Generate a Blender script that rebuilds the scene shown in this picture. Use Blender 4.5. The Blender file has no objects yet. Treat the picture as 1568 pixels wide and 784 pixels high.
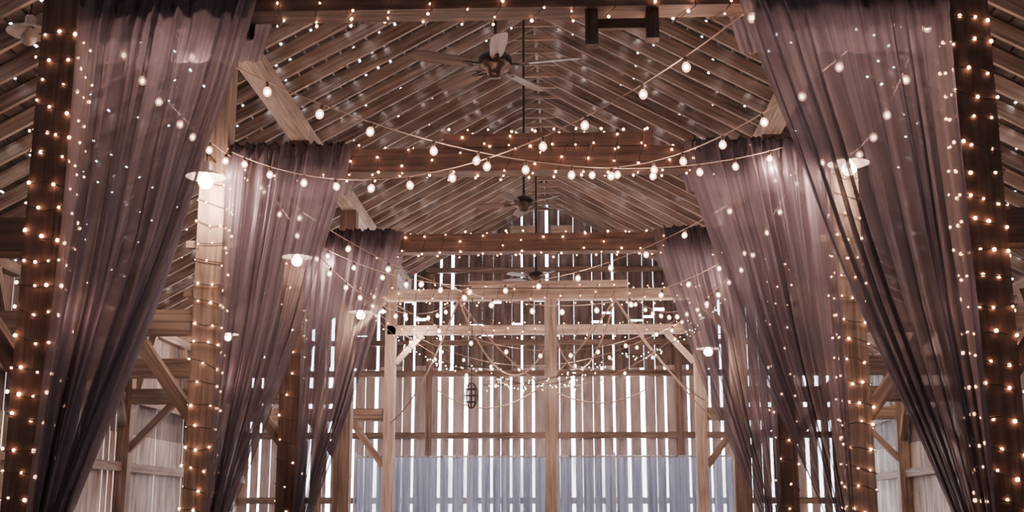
import bpy, math, random
from mathutils import Vector, Matrix
random.seed(7)
R=random.random
def U(a,b): return a+(b-a)*R()
scene=bpy.context.scene
W=3.14; HB=5.08; YS=[8.0,11.8,15.6,19.4,23.2]; YB=27.0; XW=6.8; YF=-3.0
PZ=6.75; RZ=8.6; SL=(RZ-6.87)/W
def roofz(x): return RZ-abs(x)*SL

# ---------------- materials ----------------
def newmat(n):
    m=bpy.data.materials.new(n); m.use_nodes=True
    nt=m.node_tree; nt.nodes.clear()
    o=nt.nodes.new('ShaderNodeOutputMaterial'); return m,nt,o
def ramp(nt,cols):
    r=nt.nodes.new('ShaderNodeValToRGB'); e=r.color_ramp.elements
    while len(e)<len(cols): e.new(.5)
    for i,(p,c) in enumerate(cols): e[i].position=p; e[i].color=(*c,1)
    return r
def wood(n,dark,light,rough=.75,su=1.2,sv=22):
    m,nt,o=newmat(n); N=nt.nodes; L=nt.links
    uv=N.new('ShaderNodeUVMap'); mp=N.new('ShaderNodeMapping'); mp.inputs['Scale'].default_value=(su,sv,1)
    L.new(uv.outputs[0],mp.inputs[0])
    a=N.new('ShaderNodeTexNoise'); a.inputs['Scale'].default_value=1; a.inputs['Detail'].default_value=6; a.inputs['Distortion'].default_value=.6
    L.new(mp.outputs[0],a.inputs['Vector'])
    mp2=N.new('ShaderNodeMapping'); mp2.inputs['Scale'].default_value=(.5,1.3,1); L.new(uv.outputs[0],mp2.inputs[0])
    b=N.new('ShaderNodeTexNoise'); b.inputs['Scale'].default_value=1.7; b.inputs['Detail'].default_value=3; L.new(mp2.outputs[0],b.inputs['Vector'])
    ad=N.new('ShaderNodeMath'); ad.operation='MULTIPLY_ADD'; ad.inputs[1].default_value=.55
    L.new(a.outputs[0],ad.inputs[0])
    h=N.new('ShaderNodeMath'); h.operation='MULTIPLY'; h.inputs[1].default_value=.45; L.new(b.outputs[0],h.inputs[0]); L.new(h.outputs[0],ad.inputs[2])
    r=ramp(nt,[(.36,dark),(.5,tuple((x+y)/2 for x,y in zip(dark,light))),(.62,light)]); L.new(ad.outputs[0],r.inputs[0])
    p=N.new('ShaderNodeBsdfPrincipled'); p.inputs['Roughness'].default_value=rough
    L.new(r.outputs[0],p.inputs['Base Color'])
    bp=N.new('ShaderNodeBump'); bp.inputs['Strength'].default_value=.5; bp.inputs['Distance'].default_value=.01
    L.new(a.outputs[0],bp.inputs['Height']); L.new(bp.outputs[0],p.inputs['Normal'])
    L.new(p.outputs[0],o.inputs[0]); return m
def plain(n,c,rough=.5,metal=0):
    m,nt,o=newmat(n); p=nt.nodes.new('ShaderNodeBsdfPrincipled')
    t=nt.nodes.new('ShaderNodeTexNoise'); t.inputs['Scale'].default_value=12
    r=ramp(nt,[(.3,tuple(x*.8 for x in c)),(.7,c)]); nt.links.new(t.outputs[0],r.inputs[0]); nt.links.new(r.outputs[0],p.inputs['Base Color'])
    p.inputs['Roughness'].default_value=rough; p.inputs['Metallic'].default_value=metal
    nt.links.new(p.outputs[0],o.inputs[0]); return m
def emit(n,c,s,tr=0):
    m,nt,o=newmat(n); e=nt.nodes.new('ShaderNodeEmission'); e.inputs[0].default_value=(*c,1); e.inputs[1].default_value=s
    if tr:
        t=nt.nodes.new('ShaderNodeBsdfTransparent'); x=nt.nodes.new('ShaderNodeMixShader'); x.inputs[0].default_value=tr
        nt.links.new(e.outputs[0],x.inputs[1]); nt.links.new(t.outputs[0],x.inputs[2]); nt.links.new(x.outputs[0],o.inputs[0])
    else: nt.links.new(e.outputs[0],o.inputs[0])
    m.cycles.emission_sampling='NONE'; return m
def fabric(n,c,transp=.28,nu=60,tw=.5):
    m,nt,o=newmat(n); N=nt.nodes; L=nt.links
    uv=N.new('ShaderNodeUVMap'); mp=N.new('ShaderNodeMapping'); mp.inputs['Scale'].default_value=(nu,1.2,1); L.new(uv.outputs[0],mp.inputs[0])
    t=N.new('ShaderNodeTexNoise'); t.inputs['Scale'].default_value=1; t.inputs['Detail'].default_value=3; L.new(mp.outputs[0],t.inputs['Vector'])
    r=ramp(nt,[(.3,tuple(x*.55 for x in c)),(.7,tuple(min(1,x*1.5) for x in c))]); L.new(t.outputs[0],r.inputs[0])
    d=N.new('ShaderNodeBsdfDiffuse'); tl=N.new('ShaderNodeBsdfTranslucent'); g=N.new('ShaderNodeBsdfGlossy'); g.inputs['Roughness'].default_value=.38
    L.new(r.outputs[0],d.inputs[0]); L.new(r.outputs[0],tl.inputs[0]); L.new(r.outputs[0],g.inputs[0])
    m1=N.new('ShaderNodeMixShader'); m1.inputs[0].default_value=tw; L.new(d.outputs[0],m1.inputs[1]); L.new(tl.outputs[0],m1.inputs[2])
    m2=N.new('ShaderNodeMixShader'); m2.inputs[0].default_value=.14; L.new(m1.outputs[0],m2.inputs[1]); L.new(g.outputs[0],m2.inputs[2])
    tr=N.new('ShaderNodeBsdfTransparent')
    mr=N.new('ShaderNodeMapRange'); mr.inputs[1].default_value=.3; mr.inputs[2].default_value=.7; mr.inputs[3].default_value=max(0,transp-.18); mr.inputs[4].default_value=transp+.18 if transp>0 else 0
    L.new(t.outputs[0],mr.inputs[0])
    m3=N.new('ShaderNodeMixShader'); L.new(mr.outputs[0],m3.inputs[0]); L.new(m2.outputs[0],m3.inputs[1]); L.new(tr.outputs[0],m3.inputs[2])
    L.new(m3.outputs[0],o.inputs[0]); return m

M_DARK=wood('old_timber_dark',(.04,.023,.019),(.17,.098,.078))
M_MID=wood('old_timber_mid',(.10,.066,.052),(.38,.275,.222))
M_LITE=wood('old_timber_pale',(.26,.19,.158),(.70,.565,.485))
M_RAFT=wood('rafter_wood',(.13,.09,.075),(.50,.375,.315))
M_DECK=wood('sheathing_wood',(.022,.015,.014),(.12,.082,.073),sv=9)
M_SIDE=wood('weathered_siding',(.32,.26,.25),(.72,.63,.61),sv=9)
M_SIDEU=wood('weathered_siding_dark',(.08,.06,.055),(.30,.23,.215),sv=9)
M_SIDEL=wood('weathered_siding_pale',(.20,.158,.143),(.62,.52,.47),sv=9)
M_FLOOR=wood('floor_planks',(.12,.085,.07),(.34,.25,.21),sv=8)
M_CURT=fabric('sheer_mauve_fabric',(.235,.197,.228),.24,tw=.58)
M_HEAD=fabric('gathered_fabric_dark',(.07,.053,.06),.0,20,.1)
M_DRAPE=fabric('grey_blue_drape',(.22,.22,.275),.18,120,.6)
M_WIRE=plain('string_light_cable',(.5,.36,.30),.6)
M_FWIRE=plain('fairy_light_wire',(.05,.035,.03),.6)
M_SOCK=plain('bulb_socket',(.10,.06,.05),.5)
M_BULB=emit('bulb_filament_glow',(1,.70,.50),50)
M_GLASS=emit('frosted_bulb_glass',(1,.52,.34),5,.5)
M_FAIRY=emit('fairy_light_glow',(1,.48,.27),24)
M_FAIRYW=emit('cool_fairy_light_glow',(1,.85,.72),16)
M_LAMP=emit('lamp_bulb_glow',(1,.74,.53),90)
M_METAL=plain('dark_bronze_metal',(.07,.05,.045),.35,.8)
M_SHADE=plain('enamel_lamp_shade',(.5,.43,.40),.4,.3)
M_BLADE=wood('fan_blade_wood',(.08,.06,.055),(.24,.175,.16),.35)
M_ROPE=plain('rope_fibre',(.5,.37,.31),.9)
M_PIPE=plain('drape_pipe_metal',(.7,.68,.7),.3,.8)

# ---------------- mesh builder ----------------
class MB:
    def __init__(s): s.v=[];s.f=[];s.uv=[];s.mi=[];s.sm=[]
    def face(s,idx,uvs,mi=0,sm=False): s.f.append(idx);s.uv.extend(uvs);s.mi.append(mi);s.sm.append(sm)
    def beam(s,p0,p1,w,h,up=(0,0,1),mi=0):
        p0=Vector(p0);p1=Vector(p1);d=(p1-p0);l=d.length;d.normalize();up=Vector(up)
        if abs(d.dot(up))>.98: up=Vector((0,1,0))
        sx=d.cross(up).normalized(); uz=sx.cross(d).normalized()
        b=len(s.v)
        for p in (p0,p1):
            for a,c in((-1,-1),(1,-1),(1,1),(-1,1)): s.v.append(p+sx*(a*w/2)+uz*(c*h/2))
        ou=U(0,90);ov=U(0,90)
        per=[0,w,w+h,2*w+h,2*w+2*h]
        for k in range(4):
            k2=(k+1)%4
            s.face([b+k,b+k2,b+4+k2,b+4+k],[(ou,ov+per[k]),(ou,ov+per[k+1]),(ou+l,ov+per[k+1]),(ou+l,ov+per[k])],mi)
        s.face([b+3,b+2,b+1,b],[(ou,ov+h),(ou+.05,ov+h+w),(ou+.05,ov+w),(ou,ov)],mi)
        s.face([b+4,b+5,b+6,b+7],[(ou,ov),(ou+.05,ov+w),(ou+.05,ov+w+h),(ou,ov+h)],mi)
    def plank(s,x0,x1,y,z0,z1a,z1b,t,axis='x',mi=0):
        b=len(s.v)
        for dy in(-t/2,t/2):
            for (x,z) in((x0,z0),(x1,z0),(x1,z1b),(x0,z1a)):
                s.v.append(Vector((x,y+dy,z)) if axis=='x' else Vector((y+dy,x,z)))
        ou=U(0,90);ov=U(0,90);w=x1-x0;hh=z1a-z0
        q=[(ou,ov),(ou,ov+w),(ou+hh,ov+w),(ou+hh,ov)]
        s.face([b,b+1,b+2,b+3],q,mi); s.face([b+7,b+6,b+5,b+4],q[::-1],mi)
        for k in range(4):
            k2=(k+1)%4; s.face([b+k,b+4+k,b+4+k2,b+k2],[(ou,ov),(ou,ov+t),(ou+hh,ov+t),(ou+hh,ov)],mi)
    def lathe(s,prof,M,n=16,mi=0):
        b=len(s.v)
        for (r,z) in prof:
            for k in range(n):
                a=2*math.pi*k/n; s.v.append(M@Vector((r*math.cos(a),r*math.sin(a),z)))
        for j in range(len(prof)-1):
            for k in range(n):
                k2=(k+1)%n
                s.face([b+j*n+k,b+j*n+k2,b+(j+1)*n+k2,b+(j+1)*n+k],[(k/n,j*.1),((k+1)/n,j*.1),((k+1)/n,j*.1+.1),(k/n,j*.1+.1)],mi,True)
    def tube(s,pts,r,n=5,mi=0):
        b=len(s.v);P=[Vector(p) for p in pts]
        for i,p in enumerate(P):
            d=(P[min(i+1,len(P)-1)]-P[max(i-1,0)]).normalized()
            up=Vector((0,0,1)) if abs(d.z)<.9 else Vector((0,1,0))
            a=d.cross(up).normalized();c=a.cross(d)
            for k in range(n):
                t=2*math.pi*k/n; s.v.append(p+a*(r*math.cos(t))+c*(r*math.sin(t)))
        for i in range(len(P)-1):
            for k in range(n):
                k2=(k+1)%n; s.face([b+i*n+k,b+i*n+k2,b+(i+1)*n+k2,b+(i+1)*n+k],[(0,0),(0,.1),(.1,.1),(.1,0)],mi,True)
    def build(s,name,mats,parent=None):
        me=bpy.data.meshes.new(name); me.from_pydata([tuple(v) for v in s.v],[],s.f)
        l=me.uv_layers.new(name='UVMap'); l.data.foreach_set('uv',[c for q in s.uv for c in q])
        if not isinstance(mats,(list,tuple)): mats=[mats]
        for m in mats: me.materials.append(m)
        me.polygons.foreach_set('material_index',s.mi); me.polygons.foreach_set('use_smooth',s.sm)
        me.update(); ob=bpy.data.objects.new(name,me); scene.collection.objects.link(ob)
        if parent: ob.parent=parent
        return ob
g=(1+5**.5)/2
ICO=[Vector(v).normalized() for v in((-1,g,0),(1,g,0),(-1,-g,0),(1,-g,0),(0,-1,g),(0,1,g),(0,-1,-g),(0,1,-g),(g,0,-1),(g,0,1),(-g,0,-1),(-g,0,1))]
ICF=[(0,11,5),(0,5,1),(0,1,7),(0,7,10),(0,10,11),(1,5,9),(5,11,4),(11,10,2),(10,7,6),(7,1,8),(3,9,4),(3,4,2),(3,2,6),(3,6,8),(3,8,9),(4,9,5),(2,4,11),(6,2,10),(8,6,7),(9,8,1)]
def dot(mb,p,r,mi):
    b=len(mb.v); p=Vector(p)
    for v in ICO: mb.v.append(p+v*r)
    for f in ICF: mb.face([b+i for i in f],[(0,0),(1,0),(0,1)],mi,True)
def T(x,y,z): return Matrix.Translation((x,y,z))
def light(name,p,e,c,parent,r=.04):
    l=bpy.data.lights.new(name,'POINT'); l.energy=e;l.color=c;l.shadow_soft_size=r
    o=bpy.data.objects.new(name,l); o.location=p; scene.collection.objects.link(o)
    if parent: o.parent=parent
    return o
WARM=(1,.655,.51)

# ---------------- shell ----------------
mb=MB(); x=-7.2
while x<7.2:
    mb.beam((x+.1,YF,-.03),(x+.1,YB+.1,-.03),.197,.06); x+=.2
mb.build('floor',M_FLOOR)
# back wall
mb=MB(); x=-XW
while x<XW:
    w=U(.16,.26); gp=U(.04,.10) if R()<.76 else .008
    x1=min(x+w,XW)
    zc=U(4.72,4.85)
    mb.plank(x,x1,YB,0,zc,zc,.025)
    q=R(); xr=x1+(gp*.97 if q<.66 else gp*.25)
    xr=min(xr,XW)
    z0=zc+.003
    if R()<.6:   # board broken into two lengths with a chink between
        zm=U(5.5,6.6)
        if zm<min(roofz(x),roofz(xr))-.3:
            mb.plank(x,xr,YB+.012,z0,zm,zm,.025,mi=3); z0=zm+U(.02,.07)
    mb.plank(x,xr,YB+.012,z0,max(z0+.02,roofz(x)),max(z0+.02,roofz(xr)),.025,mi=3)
    x=x1+gp
for z in(.6,1.9,3.3,4.66): mb.beam((-XW,YB-.1,z),(XW,YB-.1,z),.13,.14,mi=1)
for z in(5.35,7.0): 
    hw=(RZ-z)/SL-.2; hw=min(hw,XW); mb.beam((-hw,YB-.1,z),(hw,YB-.1,z),.1,.12,mi=1)
for xx in(-5,-2.6,2.9,5): mb.beam((xx,YB-.1,0),(xx,YB-.1,min(roofz(xx)-.25,7)),.15,.14,(0,1,0),mi=1)
mb.beam((-.8,YB-.16,7.9),(-.22,YB-.16,7.9),.06,.22,mi=2); mb.beam((.12,YB-.16,7.9),(.6,YB-.16,7.9),.06,.22,mi=2)
mb.build('wall_back',[M_SIDE,M_MID,M_LITE,M_SIDEU])
# side walls with exposed framing
for nm,sx in (('wall_left',-1),('wall_right',1)):
    mb=MB(); y=YF; zt=roofz(XW)
    while y<YB:
        w=U(.2,.3); gp=.022 if R()<.3 else .001
        y1=min(y+w,YB); zj=2.9
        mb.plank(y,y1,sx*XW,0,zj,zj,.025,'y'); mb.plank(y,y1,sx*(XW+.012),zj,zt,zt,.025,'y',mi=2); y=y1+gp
    for z in(1.2,2.35,3.46,4.7): mb.beam((sx*(XW-.09),YF,z),(sx*(XW-.09),YB,z),.12,.14,mi=1)
    for yy in(4.2,8,11.8,15.6,19.4,23.2):
        mb.beam((sx*(XW-.14),yy,0),(sx*(XW-.14),yy,zt-.25),.2,.2,(0,1,0),mi=1)
        mb.beam((sx*(XW-.14),yy-.1,3.0),(sx*(XW-.14),yy-1.1,4.6),.11,.12,(1,0,0),mi=1)
        mb.beam((sx*(XW-.14),yy+.1,3.0),(sx*(XW-.14),yy+1.1,4.6),.11,.12,(1,0,0),mi=1)
        mb.beam((sx*(XW-.2),yy,2.6),(sx*(XW-.95),yy,3.4),.11,.12,(0,1,0),mi=1)
    mb.build(nm,[M_SIDEL,M_MID,M_SIDEU])
mb=MB(); x=-XW
while x<XW:
    x1=min(x+.25,XW); mb.plank(x,x1,YF,0,roofz(x),roofz(x1),.03); x=x1
mb.build('wall_front',M_SIDEU)
# roof sheathing = ceiling
mb=MB(); Lr=7.1/math.cos(math.atan(SL)); ang=math.atan(SL)
for sx in(-1,1):
    dv=Vector((sx*math.cos(ang),0,-math.sin(ang))); nv=Vector((sx*math.sin(ang),0,math.cos(ang)))
    s_=.02
    while s_<Lr:
        w=U(.15,.2); c=Vector((0,0,RZ+.03))+dv*(s_+w/2)
        y=YF
        while y<YB+.1:
            y1=min(y+U(3,5),YB+.12); jz=nv*U(-.004,.004)
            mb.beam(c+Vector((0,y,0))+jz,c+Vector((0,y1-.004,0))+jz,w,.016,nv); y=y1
        c2=Vector((0,0,RZ+.045))+dv*(s_+w+.013); y=YF
        while y<YB+.1:
            y2=y+U(.05,.11)
            y3=y2+U(.35,.62); mb.beam(c2+Vector((0,y2,0)),c2+Vector((0,min(y3,YB+.12),0)),.06,.01,nv,mi=1)
            y=y3
        s_+=w+.026
mb.build('ceiling',[M_DECK,M_METAL])
# rafters with collars
mb=MB(); y=YF+.4
while y<YB-.2:
    for sx in(-1,1):
        mb.beam((0,y,RZ-.09),(sx*6.75,y,roofz(6.75)-.09),.05,.15,(0,0,1))
    mb.beam((-.34,y+.045,RZ-.3),(.34,y+.045,RZ-.3),.03,.08)
    y+=.5
mb.build('roof_rafters',M_RAFT)
mb=MB(); mb.beam((0,YF,RZ-.1),(0,YB,RZ-.1),.04,.2); mb.build('ridge_board',M_RAFT)
for sx in(-1,1):
    mb=MB()
    for a,b in((YF+.05,8),(8,15.6),(15.6,YB-.2)): mb.beam((sx*W,a,PZ-.12),(sx*W,b,PZ-.12),.22,.26)
    mb.build('purlin_plate',M_LITE)

# ---------------- frames ----------------
for i,y in enumerate(YS):
    mat=[M_DARK,M_MID,M_DARK,M_MID,M_LITE][i]
    for sx in(-1,1):
        px=sx*(W if i<4 else 2.95)
        ww=.26 if i<4 else .2
        mb=MB(); mb.beam((px,y,0),(px,y,PZ-.25),ww,ww,(0,1,0))
        if i in(1,2):
            for zz in(4.25,3.75): mb.beam((px-.26,y-.02,zz),(px+.26,y-.02,zz),.05,.07)
        mb.beam((px+sx*.13,y,3.46),(sx*(XW-.24),y,3.46),.2,.24,mi=1)
        mb.beam((px+sx*.1,y,2.5),(px+sx*.75,y,3.38),.12,.14,(0,1,0),mi=1)
        if i>=3: mb.beam((px-sx*.1,y,4.45),(px-sx*.6,y,5.0),.1,.12,(0,1,0),mi=2)
        mb.build('timber_post',[mat,M_MID if i else M_DARK,M_LITE])
    mb=MB(); hb=HB+(.08 if i==0 else 0)
    mb.beam((-W+.13,y,hb),(W-.13,y,hb),.22 if i<3 else .2,.24 if i<3 else .17)
    if i==1: mb.beam((-.82,y,HB+.2),(1.28,y,HB+.2),.2,.14)
    if i==3: mb.beam((-1.15,y,HB+.16),(1.4,y,HB+.16),.18,.12)
    if i==0:
        mb.beam((.58,y-.02,hb-.12),(.58,y-.02,hb-.38),.09,.09,(0,1,0)); mb.beam((1.0,y-.02,hb-.12),(1.0,y-.02,hb-.34),.09,.09,(0,1,0))
        mb.beam((.62,y-.02,hb-.22),(.96,y-.02,hb-.22),.04,.07)
    mb.build('tie_beam',M_DARK if i<3 else M_LITE)
mb=MB(); mb.beam((.17,19.4,0),(.17,19.4,HB-.085),.2,.2,(0,1,0))
mb.build('center_post',M_LITE)
mb=MB()
for k in range(5): mb.plank(4.42+k*.19,4.6+k*.19,11.62,0,3.3,3.3,.03)
mb.build('plank_partition',M_SIDEL)

# ---------------- fairy lights ----------------
def helix(mb,p0,p1,hw,pitch,step,r,mi=1,seed=0):
    p0=Vector(p0);p1=Vector(p1);d=p1-p0;l=d.length;d.normalize()
    up=Vector((0,0,1)) if abs(d.z)<.9 else Vector((0,1,0))
    a=d.cross(up).normalized();c=a.cross(d)
    n=int(l/pitch*8); pts=[]
    for i in range(n+1):
        th=i*math.pi/4+.78; t=i/n*l
        k=1/max(abs(math.cos(th)),abs(math.sin(th)))*hw
        tt=t+U(-.035,.035)
        pts.append(p0+d*min(max(tt,0),l)+a*(k*math.cos(th))+c*(k*math.sin(th)))
    mb.tube(pts,.0045,4,0)
    acc=0
    for i in range(len(pts)-1):
        s=(pts[i+1]-pts[i]).length
        while acc<s:
            q=pts[i].lerp(pts[i+1],acc/s); o=(a*U(-1,1)+c*U(-1,1)+d*U(-1,1))*.014
            dot(mb,q+o,r*U(.65,1.15),mi); acc+=step*U(.6,1.4)
        acc-=s
for i,y in enumerate(YS[:3]):
    for sx in(-1,1):
        mb=MB(); r=[.0135,.014,.0135][i]
        helix(mb,(sx*W,y,.1),(sx*W,y,4.92),.142,[.18,.20,.28][i],[.115,.15,.26][i],r)
        o=mb.build('post_fairy_lights',[M_FWIRE,M_FAIRY])
        light('fairy_glow',(sx*(W-.35),y-.45,2.9),3.0,(1,.56,.41),o,.1)
for i,y in enumerate(YS):
    mb=MB(); r=[.0115,.013,.0135,.0125,.013][i]
    hb=HB+(.08 if i==0 else 0)
    xa=[1.35,.15,.15,.15,.15][i]
    helix(mb,(-W+xa,y,hb),(W-xa,y,hb),.14,.26,[.17,.17,.2,.26,.32][i],r)
    if i==1: helix(mb,(-.8,y,HB+.2),(1.25,y,HB+.2),.12,.22,.16,r)
    mb.build('beam_fairy_lights',[M_FWIRE,M_FAIRY])

# ---------------- festoon strings ----------------
def sagpt(a,b,sag,t):
    p=Vector(a).lerp(Vector(b),t); p.z-=4*sag*t*(1-t); return p
BP=[(.0,-.085),(.018,-.08),(.033,-.062),(.038,-.042),(.032,-.02),(.018,-.002),(.012,.006)]
FP=[(0,-.066),(.015,-.060),(.022,-.042),(.015,-.024),(0,-.018)]
def festoon(a,b,sag,sp=.47,bs=.86,every=4,e=14):
    mb=MB(); n=40; pts=[sagpt(a,b,sag,i/n) for i in range(n+1)]
    mb.tube(pts,.0055,5,0)
    L=sum((pts[i+1]-pts[i]).length for i in range(n)); k=int(L/sp); pl=[]
    for j in range(k):
        t=(j+.5+U(-.12,.12))/k; p=sagpt(a,b,sag,t)
        M=T(*p)@Matrix.Rotation(U(-.25,.25),4,'X')@Matrix.Rotation(U(-.25,.25),4,'Y')@T(0,0,-.045)@Matrix.Scale(bs,4)
        mb.lathe([(r,z) for r,z in BP],M,12,2); mb.lathe(FP,M,8,3)
        mb.lathe([(.0,.05),(.013,.05),(.016,.03),(.016,.0),(0,-.002)],M,8,1)
        if every and j%every==1: pl.append(p-Vector((0,0,.045+.085*bs+.045)))
    o=mb.build('globe_string_lights',[M_WIRE,M_SOCK,M_GLASS,M_BULB])
    for p in pl: light('bulb_light',p,e,WARM,o,.03)
festoon((-2.85,7.86,5.16),(2.6,11.66,5.17),.64)
festoon((1.86,7.86,5.15),(-3.0,11.66,5.2),.75)
festoon((2.82,7.86,5.15),(.55,11.65,4.98),.39)
festoon((-2.96,7.86,5.17),(-2.95,11.64,5.12),.13,every=3)
festoon((2.9,7.9,5.1),(2.9,11.64,5.1),.45,every=3)
festoon((-2.9,11.95,5.1),(2.9,15.46,5.1),1.15,bs=.8)
festoon((2.7,11.95,5.1),(-2.9,15.46,5.1),.9,bs=.8)
festoon((-2.8,11.95,5.1),(-1.3,19.25,5.0),.75,bs=.8)
festoon((2.8,11.95,5.1),(1.5,19.25,5.0),.75,bs=.8)
festoon((-2.9,15.75,5.05),(2.9,19.25,5.1),1.15,.55,bs=.8)
festoon((-2.9,19.55,5.05),(2.7,23.1,5.1),1.3,.6,bs=.8,every=3,e=36)
festoon((2.9,19.55,5.05),(-2.7,23.1,5.1),.9,.6,bs=.8,every=3,e=36)

# ropes & garland near the end bay
mb=MB()
for a,b,sg in(((-1.3,19.2,4.98),(-2.9,23,3.3),.3),((-1.3,19.2,4.98),(1.9,23,3.9),.8),((1.2,19.2,4.98),(-2,23,3.9),.9),((1.2,19.2,4.98),(3.0,23,3.7),.2),((1.2,19.2,4.98),(0.2,23.1,5.0),.9),((-1.3,19.2,4.98),(.17,23.1,5.0),1.0),((1.2,19.2,4.98),(2.9,21,3.2),.1)):
    mb.tube([sagpt(a,b,sg,i/24) for i in range(25)],.014,5,0)
mb.build('draped_rope',M_ROPE)
mb=MB()
for a,b,sg in(((-1.0,19.1,3.9),(1.2,19.1,4.1),.4),((-.9,19.15,3.6),(1.0,19.15,4.0),.12),((-2.8,19.1,4.9),(-1.0,19.1,3.9),.3),((1.2,19.1,4.1),(2.8,19.1,4.9),.3)):
    pts=[sagpt(a,b,sg,i/24) for i in range(25)]; mb.tube(pts,.006,4,0)
    for k in range(36):
        p=sagpt(a,b,sg,R()); dot(mb,p+Vector((U(-.04,.04),U(-.04,.04),U(-.09,.02))),.010,1)
mb.build('fairy_light_garland',[M_FWIRE,M_FAIRYW])
mb=MB(); c=Vector((-1.08,19.1,3.43))
for k in range(8):
    a=k*math.pi/4
    mb.tube([c+Vector((.1*math.sin(t)*math.cos(a),.1*math.sin(t)*math.sin(a),.2*math.cos(t))) for t in [math.pi*i/12 for i in range(13)]],.008,4,0)
for z in(-.1,0,.1):
    r=.1*math.sqrt(1-(z/.2)**2); mb.tube([c+Vector((r*math.cos(t),r*math.sin(t),z)) for t in [2*math.pi*i/16 for i in range(17)]],.008,4,0)
mb.tube([c+Vector((0,0,.2)),(c.x,19.2,5.0)],.008,5,0)
mb.build('hanging_wire_lantern',M_FWIRE)

# ---------------- curtains ----------------
WZ=[(0,.30),(.6,.22),(1.1,.16),(1.6,.24),(2.0,.37),(2.4,.51),(2.93,.69),(3.4,.83),(4.0,.98),(4.5,1.12),(5.05,1.26),(5.4,1.26)]
def interp(z):
    for (a,b),(c,d) in zip(WZ,WZ[1:]):
        if z<=c: 
            t=(z-a)/(c-a); return b+(d-b)*t
    return WZ[-1][1]
def curtain(sx,y,ws=1.0,nf=9):
    mb=MB(); nu=240; s1,s2,s3=U(0,6),U(0,6),U(0,6)
    zs=[.03+(4.95-.03)*j/70 for j in range(71)]
    path=[(z,-.225) for z in zs]+[(5.1,-.2),(5.22,-.16),(5.26,-.05),(5.26,.07),(5.22,.17),(5.08,.2),(4.8,.21)]
    nz=len(path)
    for j,(z,yo) in enumerate(path):
        zz=min(z,5.05); w=interp(zz)*ws; off=.11+.04*min(1,max(0,(zz-1.5)/3))
        am=.02+.046*min(1,max(0,(4.9-zz)/2.0)); 
        if zz<2.2: am=min(am,.045+.021*max(0,(zz-1.6)/.6))
        if j>70: am=.012
        for i in range(nu+1):
            u=i/nu; uw=u+.040*math.sin(6.28*1.7*u+s1)+.018*math.sin(6.28*4.3*u+s2+zz*.35)
            ph=uw*6.283*nf
            f=math.sin(ph)+.5*math.sin(ph*2.17+s3+zz*.5)+.6*math.sin(ph*.37+s2+zz*.9)+.2*math.sin(ph*4.1+zz)
            xx=sx*W-sx*(off+u*w)+.016*math.cos(ph*1.0+zz)*(1 if j<70 else .3)
            mb.v.append(Vector((xx,y+yo-(am*f if j<=70 else am*f*(1 if yo<0 else -1)),z+(.012*f if j>70 else 0))))
    for j in range(nz-1):
        for i in range(nu):
            a=j*(nu+1)+i; mb.face([a,a+1,a+nu+2,a+nu+1],[(i/nu,j/nz),((i+1)/nu,j/nz),((i+1)/nu,(j+1)/nz),(i/nu,(j+1)/nz)],0,True)
    M=T(sx*W-sx*.19,y-.225,1.1)
    mb.lathe([(.115,-.05),(.13,-.03),(.13,.03),(.115,.05)],M@Matrix.Diagonal((1,.65,1,1)),20,1)
    b=len(mb.v); n1,n2=60,20
    for i in range(n1+1):
        xx=sx*W-sx*(.15+1.15*ws*i/n1)
        for k in range(n2):
            a=6.283*k/n2; r=.185+.022*math.sin(i*.9+k*.5+s1)+.014*math.sin(i*2.1-k*.8)
            sq=1/max(abs(math.cos(a)),abs(math.sin(a)))**.55
            mb.v.append(Vector((xx,y+r*sq*math.cos(a),HB+.02+r*.95*sq*math.sin(a))))
    for i in range(n1):
        for k in range(n2):
            k2=(k+1)%n2; mb.face([b+i*n2+k,b+i*n2+k2,b+(i+1)*n2+k2,b+(i+1)*n2+k],[(i*.05,k*.05),(i*.05,k*.05+.05),(i*.05+.05,k*.05+.05),(i*.05+.05,k*.05)],1,True)
    return mb.build('sheer_curtain',[M_CURT,M_HEAD])
for i,y in enumerate(YS[:3]):
    curtain(-1,y,1.0); curtain(1,y,1.13)

# pipe and drape
mb=MB(); nu=560; YD=25.9; zt=2.82
for j,z in enumerate((.03,.8,1.6,2.4,2.7,zt)):
    for i in range(nu+1):
        u=i/nu; ph=u*6.283*56; f=math.sin(ph+.8*math.sin(u*40))+.5*math.sin(ph*.43+1)
        mb.v.append(Vector((-4.0+7.9*u,YD+.035*f*(1 if z<2.6 else .5),z)))
for j in range(5):
    for i in range(nu):
        a=j*(nu+1)+i; mb.face([a,a+1,a+nu+2,a+nu+1],[(i/nu,j*.2),((i+1)/nu,j*.2),((i+1)/nu,j*.2+.2),(i/nu,j*.2+.2)],0,True)
mb.tube([(-4.05,YD,zt-.02),(3.95,YD,zt-.02)],.02,8,1)
for xx in(-4.03,-1.65,1.42,3.93): mb.tube([(xx,YD-.09,0),(xx,YD-.09,zt+.06)],.022,8,1); mb.lathe([(0,.02),(.22,.02),(.22,0),(0,0)],T(xx,YD-.09,0),16,1)
mb.build('pipe_and_drape_backdrop',[M_DRAPE,M_PIPE])

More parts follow.
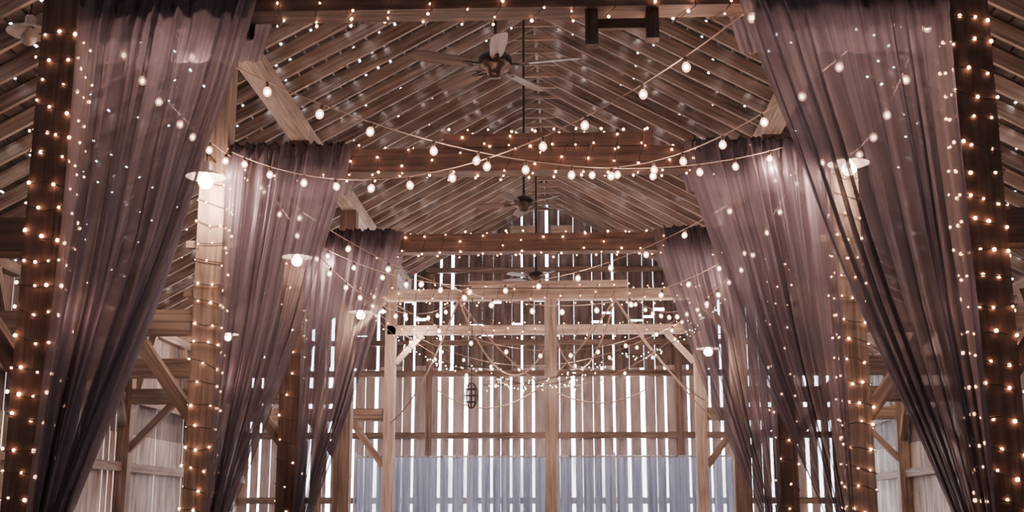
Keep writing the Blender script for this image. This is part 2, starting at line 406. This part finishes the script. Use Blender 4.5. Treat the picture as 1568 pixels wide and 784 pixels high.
# ---------------- ceiling fans ----------------
def fan(x,y,z,a0,s=1.0):
    mb=MB(); M=T(x,y,z)@Matrix.Scale(s,4)
    mb.lathe([(0,-.13),(.05,-.13),(.075,-.10),(.085,-.06),(.13,-.045),(.15,-.01),(.15,.05),(.12,.085),(.06,.10),(.03,.13),(.016,.14)],M,24,0)
    top=RZ-.45
    mb.tube([(x,y,z+.1),(x,y,top)],.014,8,0)
    mb.lathe([(.016,-.12),(.05,-.1),(.07,-.03),(.07,0)],T(x,y,top),16,0)
    mb.beam((-.7,y,top+.04),(.7,y,top+.04),.09,.09,mi=1)
    for k in range(5):
        a=a0+k*2*math.pi/5; RM=M@Matrix.Rotation(a,4,'Z')@T(0,0,-.02)@Matrix.Rotation(math.radians(15),4,'X')
        b=len(mb.v); out=[(.22,.045),(.30,.062),(.55,.078),(.70,.074),(.75,.05),(.765,0)]
        o2=out+[(px,-py) for px,py in out[-2::-1]]
        for zz in(-.005,.005):
            for px,py in o2: mb.v.append(RM@Vector((px,py,zz)))
        n=len(o2)
        mb.face(list(range(b+n-1,b-1,-1)),[(p[0],p[1]) for p in o2[::-1]],1); mb.face(list(range(b+n,b+2*n)),[(p[0],p[1]) for p in o2],1)
        for q in range(n): q2=(q+1)%n; mb.face([b+q,b+q2,b+n+q2,b+n+q],[(0,0),(.1,0),(.1,.01),(0,.01)],1)
        mb.beam(RM@Vector((.11,0,.0)),RM@Vector((.3,0,-.008)),.035*s,.012*s,mi=0)
        mb.tube([RM@Vector((.2,-.03,-.008)),RM@Vector((.3,0,-.01)),RM@Vector((.2,.03,-.008))],.006,5,0)
    mb.build('ceiling_fan',[M_METAL,M_BLADE])
fan(-.20,9.9,5.40,math.radians(132),.98); fan(-.10,14.4,5.32,math.radians(100),.8); fan(-.1,21.3,5.75,math.radians(80),.9)

# ---------------- barn lamps and added fill lamps ----------------
def lamp(x,y,z,on=True,e=45,arm=None,ax=None):
    mb=MB(); M=T(x,y,z)
    mb.lathe([(.03,.16),(.045,.14),(.05,.07),(.10,.05),(.19,.01),(.2,-.005),(.19,0),(.10,.035),(.04,.05)],M,24,0)
    mb.lathe([(0,-.12),(.04,-.11),(.07,-.07),(.07,-.04),(.045,0),(.02,.04)],M,16,1)
    if arm: mb.tube([(x,y,z+.15),(x,y,z+.24),(ax if ax is not None else x,arm,z+.24)],.012,8,2)
    else: mb.tube([(x,y,z+.15),(x,y,roofz(x)-.02)],.012,8,2)
    o=mb.build('barn_or_fill_lamp',[M_SHADE,M_LAMP if on else M_SHADE,M_METAL])
    if on: light('lamp_light',(x,y,z-.18),e,(1,.70,.54),o,.06)
lamp(-W+.02,YS[1]-.42,4.84,True,55,YS[1]-.13); lamp(W-.02,YS[1]-.42,4.9,True,65,YS[1]-.13)
lamp(-W+.1,YS[2]-.42,4.84,True,50,YS[2]-.13); lamp(W-.5,YS[3]-.3,4.15,True,55,YS[3]-.13,W-.1)
lamp(-W+.3,YS[3]-.42,4.75,True,50,YS[3]-.13,-W+.1)
lamp(-4.36,10,5.8,False)
for sx in(-1,1): lamp(sx*5.6,21.3,4.75,True,80)  # added aisle fill lamps to brighten the siding and far bays
lamp(.4,3.0,6.2,True,12)  # added fill lamp above the view, lifts the near bay

# ---------------- world, camera ----------------
w=bpy.data.worlds.new('overcast_sky'); scene.world=w; w.use_nodes=True
nt=w.node_tree; bg=nt.nodes['Background']; bg.inputs[0].default_value=(.90,.91,1,1); bg.inputs[1].default_value=28
cam=bpy.data.cameras.new('camera'); co=bpy.data.objects.new('camera',cam); scene.collection.objects.link(co)
co.location=(.36,0,1.6); co.rotation_euler=(math.radians(102),0,math.radians(2.4)); cam.lens=42.8; cam.sensor_width=36; cam.clip_end=200
scene.camera=co
